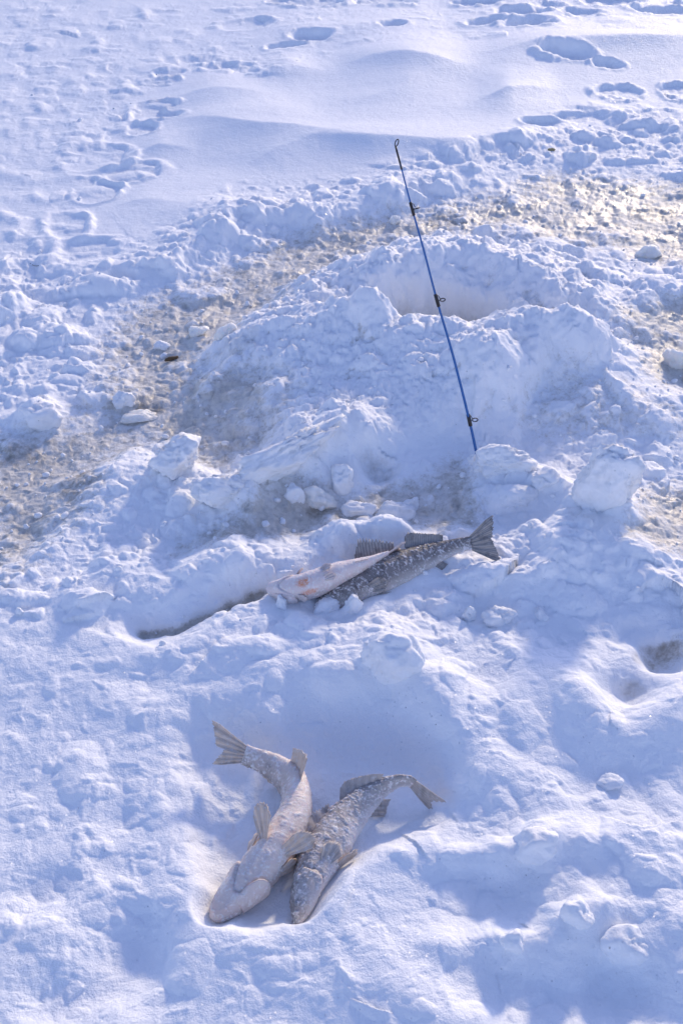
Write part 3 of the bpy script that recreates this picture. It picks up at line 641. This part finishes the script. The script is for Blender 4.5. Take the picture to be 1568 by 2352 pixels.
    median('anal_fin', .60, .70, math.pi, lambda k: cfg.get('anal', 1) * .085 * (1 - .45 * k), cfg.get('alean', .75), 25, 4, cfg.get('atilt', 0))
    # paired fins
    def paired(name, t, phi, ln, spread, lift, side, seed):
        b0 = surf(t, phi, -.003); nn = nrm(t, phi); c, tn, d, s = fr(t)
        ac = -d * math.sin(phi) + s * math.cos(phi); ac /= np.linalg.norm(ac)         # round the body
        main = tn * math.cos(lift) + nn * math.sin(lift); main = main + ac * side; main /= np.linalg.norm(main)
        B, Tp = [], []; n = 23
        for i in range(n):
            a = -1 + 2 * i / (n - 1); dv = main * math.cos(a * spread) + ac * math.sin(a * spread)
            B.append(b0 + ac * a * .016 * L); Tp.append(b0 + ac * a * .016 * L + dv * ln * L * (1 - .32 * a * a + .10 * a))
        return fin(name, np.array(B), np.array(Tp), seed=seed, bulge=nn * .006)
    for (nm, t, ph, ln, spd, lift, side) in cfg['paired']: paired(nm, t, ph, ln * .9, spd, lift, side, int(ph * 10))
    # gill covers: plates lying over the slit, and the eyes
    for sgn in (1, -1):
        V = []; n = 15; flare, tc, th_, phc, phh, o0 = cfg.get('cover', {}).get(sgn, (.0025, .155, .058, 1.65, .62, .0004))
        for i in range(n):
            for j in range(n):
                a, b = -1 + 2 * i / (n - 1), -1 + 2 * j / (n - 1)
                t = tc + th_ * a * (1 - .35 * b * b * (a > 0)); ph = sgn * (phc + phh * b * (1 - .25 * max(a, 0)))
                V.append(surf(t, ph, o0 + flare * max(0, (a + 1) / 2) ** 2 * L + .002 * (1 - a * a) * (1 - b * b)))
        o = mesh_obj('gill_cover', V, grid_faces(n, n), bodymat, root, attrs=dict(back=[1 - (phc + phh * (-1 + 2 * (q_ % n) / (n - 1))) / PI for q_ in range(n * n)], grain=np.clip(perlin3(np.array(V) * 210), 0, 1), gill=[0] * (n * n)))
        sm = o.modifiers.new('thickness', 'SOLIDIFY'); sm.thickness = .003; sm.offset = -1
        pe = surf(.078, sgn * 1.0, -.002); V = []; ne = nrm(.078, sgn)
        for i in range(9):
            for j in range(14):
                th, ps = math.pi * i / 8, 2 * math.pi * j / 14
                V.append(pe + .0135 * L * np.array([math.sin(th) * math.cos(ps), math.sin(th) * math.sin(ps), math.cos(th)]))
        mesh_obj('eye', V, grid_faces(9, 14, True), M_EYE, root)
    return root
M_EYE = plain('clouded_eye', (.30, .30, .31), .35)
PI = math.pi
MB_pale = fish_material('frosted_belly_hide', (.74, .62, .55, 1), (.62, .52, .46, 1), (.34, .285, .25, 1), .40)
MB_mid = fish_material('frosted_flank_hide', (.78, .70, .65, 1), (.49, .43, .395, 1), (.34, .30, .275, 1), .42)
MB_grey = fish_material('dark_flank_hide', (.62, .56, .51, 1), (.25, .22, .205, 1), (.15, .135, .13, 1), .33)
MB_or = fish_material('pinkish_belly_hide', (.80, .68, .64, 1), (.66, .56, .53, 1), (.20, .19, .19, 1), .40, True)
MF_pink = fin_material('pinkish_fin', (.72, .60, .55, 1), (.76, .66, .61, 1), .5)
MF_tan = fin_material('tan_fin', (.70, .56, .44, 1), (.76, .63, .52, 1), .5)
MF_mid = fin_material('frosted_grey_fin', (.54, .46, .40, 1), (.64, .56, .49, 1), .45)
MF_grey = fin_material('grey_fin', (.27, .25, .24, 1), (.55, .50, .45, 1), .3)
fish('left', 'belly-up frosted fish curled in a hook, tail at upper left, in front hollow', MB_pale, MF_tan, .0022,
     dict(paired=[('pelvic_fin', .30, PI - .62, .15, .34, .75, -.25), ('pelvic_fin', .30, PI + .55, .15, .30, .35, .1), ('pectoral_fin', .25, PI - 1.25, .10, .3, .15, 0), ('pectoral_fin', .25, PI + 1.25, .11, .3, .1, 0)],
          cover={1: (.0, .155, .058, 1.65, .62, -.0005), -1: (.014, .150, .060, 2.2, .66, .0005)}, alean=.35, anal=1.2, dlean=1.2, lobes=(.75, 1.1), tail_fan=.38))
fish('right', 'frost-speckled grey fish on its side, thin tail drooping right, beside curled fish', MB_mid, MF_mid, .0030,
     dict(paired=[('pectoral_fin', .25, PI * .58, .12, .42, .12, 0), ('pectoral_fin', .25, -PI * .58, .12, .42, .1, 0), ('pelvic_fin', .27, PI * .86, .14, .12, .35, 0), ('pelvic_fin', .27, -PI * .86, .14, .12, .2, 0)], dlean=.75, anal=1.0, alean=.9, tail_fan=.15))
fish('grey', 'dark grey fish with raised spiny dorsal fin and forked tail, below the rod', MB_grey, MF_grey, .0024,
     dict(paired=[('pectoral_fin', .25, PI * .60, .13, .28, .08, 0), ('pectoral_fin', .25, -PI * .6, .12, .3, .1, 0), ('pelvic_fin', .28, PI * .88, .11, .2, .1, 0), ('pelvic_fin', .28, -PI * .88, .11, .2, .1, 0)], dlean=.3, dorsal=1.5, dorsal2=1.1, tail_fan=.62, anal=.8))
fish('pale', 'pale belly-up fish with orange gill marks, lying against the dark grey fish', MB_or, MF_pink, .0012,
     dict(paired=[('pelvic_fin', .36, PI - .35, .11, .16, .12, 0), ('pelvic_fin', .36, PI + .35, .11, .16, .12, 0), ('pectoral_fin', .21, PI - 1.2, .08, .3, .5, 0), ('pectoral_fin', .21, PI + 1.2, .08, .3, .2, 0)], dlean=1.4, dorsal=.5, dorsal2=.5, tail_fan=.12, anal=.3, gp=3.3))

# ------------------------------------------------------------------ the rod
M_BLUE = plain('blue_rod_blank', (.015, .115, .35), .3, 0, .15, 30)
M_WRAP = plain('dark_thread_wrap', (.018, .014, .014), .4, 0, .3, 200)
base = hit(1094, 1046); yb = base[1] + .01
def on_plane(px, py, yv):
    d = ray(px, py); k = yv / d[1]; return np.array([d[0] * k, yv, CAM_H + d[2] * k])
keys = [(1094, 1043), (1077, 965), (1040, 818), (1003, 690), (972, 572), (946, 480), (925, 400), (908, 336)]
pts = [on_plane(px, py, yb + .035 * i) for i, (px, py) in enumerate(keys)]
b0 = pts[0] + (pts[0] - pts[1]) * 1.4
line = catmull([b0] + pts, 60); rad = np.linspace(.0041, .0014, 60)
rod = empty('fishing_rod', b0); tag(rod, 'thin blue fishing rod standing in the snow with black line guides', 'fishing rod')
mesh_obj('rod_blank', *tube(line, rad, 12), M_BLUE, rod)
tdir = lambda i: (pts[i] - pts[i - 1]) / np.linalg.norm(pts[i] - pts[i - 1])
for i, rr in ((1, .0068), (3, .0058), (5, .0052)):
    p, t = pts[i], tdir(i); r0 = .0041 - .0026 * i / 8
    w = mesh_obj('guide_wrap', *tube([p - t * .016, p - t * .015, p + t * .015, p + t * .016], [r0 * .9, r0 + .0012, r0 + .0010, r0 * .9], 12), M_WRAP, rod)
    sd = np.array([.93, -.15, .3]) if i < 5 else np.array([.75, -.1, .6]); sd -= sd.dot(t) * t; sd /= np.linalg.norm(sd)
    cc = p + sd * (rr + .0075) - t * .002
    ax = t * .75 + np.cross(t, sd) * (.9 if i < 5 else .05); ax /= np.linalg.norm(ax); u = sd - sd.dot(ax) * ax; u /= np.linalg.norm(u); v = np.cross(ax, u)
    ring = [cc + rr * (u * math.cos(a) + v * math.sin(a)) for a in np.linspace(0, 2 * PI, 25)]
    V, Fc = join([tube(ring, .0014, 8, False), tube([p + t * .013, p + t * .010 + sd * .006, cc - u * rr * .9 + t * .004], .0010, 6), tube([p - t * .012, p + sd * .005, cc - u * rr], .0010, 6)])
    mesh_obj('line_guide', V, Fc, M_WRAP, w)
p, t = pts[7], tdir(7)
w = mesh_obj('tip_wrap', *tube([p - t * .055, p - t * .054, p - t * .01, p], [.0013, .0023, .0024, .002], 12), M_WRAP, rod)
sd = np.array([.8, -.1, .5]); sd -= sd.dot(t) * t; sd /= np.linalg.norm(sd)
a_, b_ = t * .8 + sd * .6, sd * .8 - t * .6; a_ /= np.linalg.norm(a_); b_ /= np.linalg.norm(b_); cc = p + a_ * .008
ring = [cc + a_ * .0078 * math.cos(a) + b_ * .0036 * math.sin(a) for a in np.linspace(0, 2 * PI, 25)]
mesh_obj('tip_ring', *tube(ring, .0013, 8, False), M_WRAP, w)

# ------------------------------------------------------------------ loose lumps of snow and ice
def ico(sub):
    import bmesh
    bm = bmesh.new(); bmesh.ops.create_icosphere(bm, subdivisions=sub, radius=1.0)
    V = np.array([v.co[:] for v in bm.verts]); Fc = [tuple(v.index for v in f.verts) for f in bm.faces]; bm.free(); return V, Fc
ICO4, ICO3, ICO2 = ico(5), ico(4), ico(3)
def lump_mesh(seed, facets=7, src=ICO3, fine=.10, cut=(.50, .88)):
    rg = np.random.RandomState(seed); V, Fc = src; V = V.copy(); r = np.ones(len(V))
    for k in range(facets):                                  # broken faces
        n = rg.randn(3); n /= np.linalg.norm(n); dd = rg.uniform(*cut); c = V @ n
        r = np.minimum(r, np.where(c > .05, dd / np.maximum(c, .05), 9))
    r = r + .18 * perlin3(V * 1.6 + seed) + .09 * perlin3(V * 3.7 + seed * 2) + fine * perlin3(V * 10 + seed) + fine * .5 * perlin3(V * 21 + seed)
    return V * r[:, None], Fc
def lump(px, py, sx, sy, sz, rot, seed, label, group=None, mat=None, tilt=(0, 0), name='snow_lump', sink=.35, cat='snow lump', src=ICO3, facets=7):
    soft_ = py > 1450; k_ = 1.1 if max(sx, sz) > .1 else 1.0; sx, sy, sz = sx * k_, sy * k_, sz * k_
    V, Fc = lump_mesh(seed, 4 if soft_ else (facets if k_ > 1 else 11), src, .03 if soft_ else .09); V = V * np.array([sx, sy, sz]) * .62
    cx, sn = math.cos(math.radians(tilt[0])), math.sin(math.radians(tilt[0])); V = V @ np.array([[1, 0, 0], [0, cx, sn], [0, -sn, cx]])
    cx, sn = math.cos(math.radians(tilt[1])), math.sin(math.radians(tilt[1])); V = V @ np.array([[cx, 0, -sn], [0, 1, 0], [sn, 0, cx]])
    if sz < .75 * sx and not soft_: sink = .47
    if soft_: sink = .4
    if k_ > 1 and not soft_: sink = .24
    p = hit(px, py); z = p[2] + sz * (.5 - sink)
    o = mesh_obj(name, V, Fc, mat or M_SNOW); o.location = (p[0], p[1] + sy * .15, z); o.rotation_euler = (0, 0, math.radians(rot))
    tag(o, label, cat, group); return o
HERO = [
 (405, 1085, .125, .09, .10, 10, 11, 'large square snow block crowning the pile left of the tilted slab', None, (5, 0)),
 (520, 1155, .135, .09, .075, 5, 12, 'wide rounded snow block at right end of the left pile', None, (0, 6)),
 (668, 1068, .27, .08, .11, 30, 13, 'long tilted snow slab leaning up to the right at the foot of the mound', None, (25, -14)),
 (783, 1122, .065, .055, .08, 0, 14, 'upright faceted snow chunk beside the small dark pocket', None, (0, 12)),
 (728, 1162, .085, .06, .065, 10, 15, 'grey-beige ice chunk left of the upright snow chunk', 'ice', (0, 5)),
 (675, 1150, .045, .04, .055, 0, 16, 'small upright snow lump between slab and grey-beige ice chunk', None, (0, -6)),
 (832, 1180, .085, .05, .05, 0, 17, 'low snow lump right of the grey-beige ice chunk', None, (0, 0)),
 (905, 1182, .10, .06, .065, -8, 18, 'broad snow lump on slush just above the snow cap behind the fish', None, (0, -8)),
 (943, 1175, .035, .035, .055, 0, 19, 'narrow upright snow lump at right end of the row behind the fish', None, (0, 8)),
 (1155, 1078, .125, .07, .06, 5, 20, 'rounded snow block just right of where the rod enters the snow', None, (0, -5)),
 (1085, 1068, .022, .02, .05, 0, 21, 'thin snow sliver standing left of the rod base', None, (0, -15)),
 (1108, 1078, .05, .045, .06, 0, 46, 'small snow lump directly in front of the rod base', None, (0, 5)),
 (1245, 1115, .075, .06, .06, 0, 22, 'snow lump between the rod-base block and the tall wedge', None, (0, 0)),
 (1185, 1150, .09, .07, .055, 0, 23, 'snow lump above the tip of the forked fish tail', None, (0, 0)),
 (1395, 1150, .13, .08, .15, -8, 24, 'tall wedge-shaped snow block standing right of the rod', None, (8, 0)),
 (748, 1406, .06, .04, .04, 10, 25, 'snow lump in front of the pale fish below its orange mark', None, (0, 0)),
 (808, 1400, .04, .03, .045, 5, 26, 'upright snow flake leaning on the head of the dark grey fish', None, (0, 10)),
 (648, 1396, .028, .026, .04, 0, 27, 'small pointed snow knob by the snout of the pale fish', None, (0, 0)),
 (895, 1535, .105, .07, .09, 0, 28, 'big snow boulder on the bank between both pairs of fish', None, (0, 0)),
 (905, 515, .035, .03, .055, 0, 29, 'upright translucent ice stub left of the upper rod', 'ice', (0, 5)),
 (1485, 590, .085, .06, .055, 0, 30, 'beige ice boulder near right edge beyond the hole', 'ice', (0, 0)),
 (1555, 840, .085, .07, .065, 0, 31, 'beige ice boulder cut by the right edge beside the mound', 'ice', (0, 0)),
 (325, 962, .10, .055, .035, 8, 32, 'flat pale ice cake lying in the brown slush at left', 'ice', (0, 0)),
 (368, 800, .05, .035, .03, -5, 33, 'small flat snow plate above the brown twig', None, (0, 0)),
 (378, 822, .028, .025, .022, 0, 34, 'tiny snow pebble touching the left of the brown twig', None, (0, 0)),
 (285, 930, .06, .05, .05, 0, 35, 'rounded snow lump left of the flat pale ice cake', None, (0, 0)),
 (455, 770, .055, .045, .045, 0, 36, 'angular ice lump at the left of a pair beyond the brown twig', 'ice', (0, 8)),
 (515, 772, .065, .05, .05, 0, 37, 'angular ice lump at the right of a pair beyond the brown twig', 'ice', (0, -8)),
 (1232, 1958, .07, .05, .055, 0, 38, 'rounded snow lump on the rim right of the drooping tail', None, (0, 0)),
 (1240, 1420, .032, .03, .03, 0, 39, 'single round snow ball in the shade right of the grey fish', None, (0, 0)),
 (1145, 1430, .065, .045, .05, 0, 40, 'blunt snow lump left of the single round snow ball', None, (0, 0)),
 (1075, 1425, .03, .025, .05, 0, 41, 'thin pointed snow lump below the belly of the grey fish', None, (0, -10)),
 (1440, 2185, .07, .05, .05, 0, 42, 'wide snow lump in the lower right corner', None, (0, 0)),
 (1405, 1805, .04, .03, .022, 0, 43, 'small flat snow flake lying in the right-hand hollow', None, (0, 0)),
 (562, 1095, .04, .035, .035, 0, 44, 'small round snow lump between left pile and tilted slab', None, (0, 0)),
 (1385, 1085, .035, .03, .04, 0, 45, 'small snow knob behind the tall wedge block', None, (0, 0)),
 (1180, 2170, .035, .03, .035, 0, 47, 'small upright knob on the front rim left of the corner lump', None, (0, 0)),
 (1325, 2115, .045, .035, .05, 0, 48, 'rounded knob above left of the corner lump', None, (0, 10)),
 (90, 960, .10, .08, .07, 0, 49, 'dome of snow at the left edge beside the slush', None, (0, 0)),
]
for i, (px, py, a, b, c, rot, sd, lab, kind, tl) in enumerate(HERO):
    big = max(a, b, c) > .1
    lump(px, py, a, b, c, rot, sd, lab, 'broken lumps of snow and ice', M_ICE if kind else M_SNOW, tl, 'ice_lump' if kind else 'snow_lump', .36, 'ice lump' if kind else 'snow lump', ICO4 if big else ICO3, 9 if big else 7)
# crumbled bits too many to count
rg = random.Random(5); parts = []; LM = [lump_mesh(100 + k, 6, ico(2)) for k in range(8)]
Mslush = []
while len(parts) < 600:
    i = rg.randrange(40, ROWS); j = rg.randrange(40, COLS)
    pr = (.15 + .85 * slush[i, j]) * rough[i, j] * (1 - min(1, 1.5 * front[i, j]))
    if rg.random() > pr: continue
    V, Fc = LM[rg.randrange(8)]; s = .5 * (.006 + .018 * rg.random() ** 3); an = rg.uniform(0, 6.28)
    R = np.array([[math.cos(an), -math.sin(an), 0], [math.sin(an), math.cos(an), 0], [0, 0, 1]])
    parts.append(((V * s * np.array([1, .8, .8])) @ R.T + np.array([X[i, j], Y[i, j], Z[i, j] + s * .25]), Fc))
V, Fc = join(parts); tag(mesh_obj('snow_crumbs', V, Fc, M_SNOW), 'small crumbs of snow scattered over slush and trodden ground', 'snow crumbs', None, 'stuff')

# ------------------------------------------------------------------ litter
M_TWIG = plain('brown_bark', (.12, .075, .035), .8, 0, .5, 300)
p = hit(395, 828); sc = 1 / local_scale(395, 825)
tw = mesh_obj('twig', *tube([p + np.array([x * sc, x * .5 * sc * 1.2, .006 + .002 * math.sin(x)]) for x in (-15, -12, -5, 3, 10, 14)], [.002, .005, .0062, .0058, .005, .003], 10), M_TWIG)
tag(tw, 'short dark brown twig lying on slush at left', 'twig')
p = hit(83, 612); sc = 1 / local_scale(83, 612)
wl = [p + np.array([x * sc, -yv * sc * 1.4, .006]) for x, yv in ((-14, -4), (-6, -9), (6, -6), (12, 1), (2, 4), (-8, 0))]
tag(mesh_obj('wire_loop', *tube(catmull(wl, 24), .0011, 6), plain('dull_wire', (.25, .24, .22), .4, .6)), 'thin bent loop of wire on the snow at far left', 'wire')
p = hit(1265, 347)
V, Fc = lump_mesh(77, 5, ICO2); o = mesh_obj('straw_bit', V * np.array([.016, .009, .006]), Fc, plain('straw_brown', (.33, .28, .14), .8)); o.location = p + np.array([0, 0, .006])
tag(o, 'small yellowish crumb on snow beyond the slush at right', 'debris')
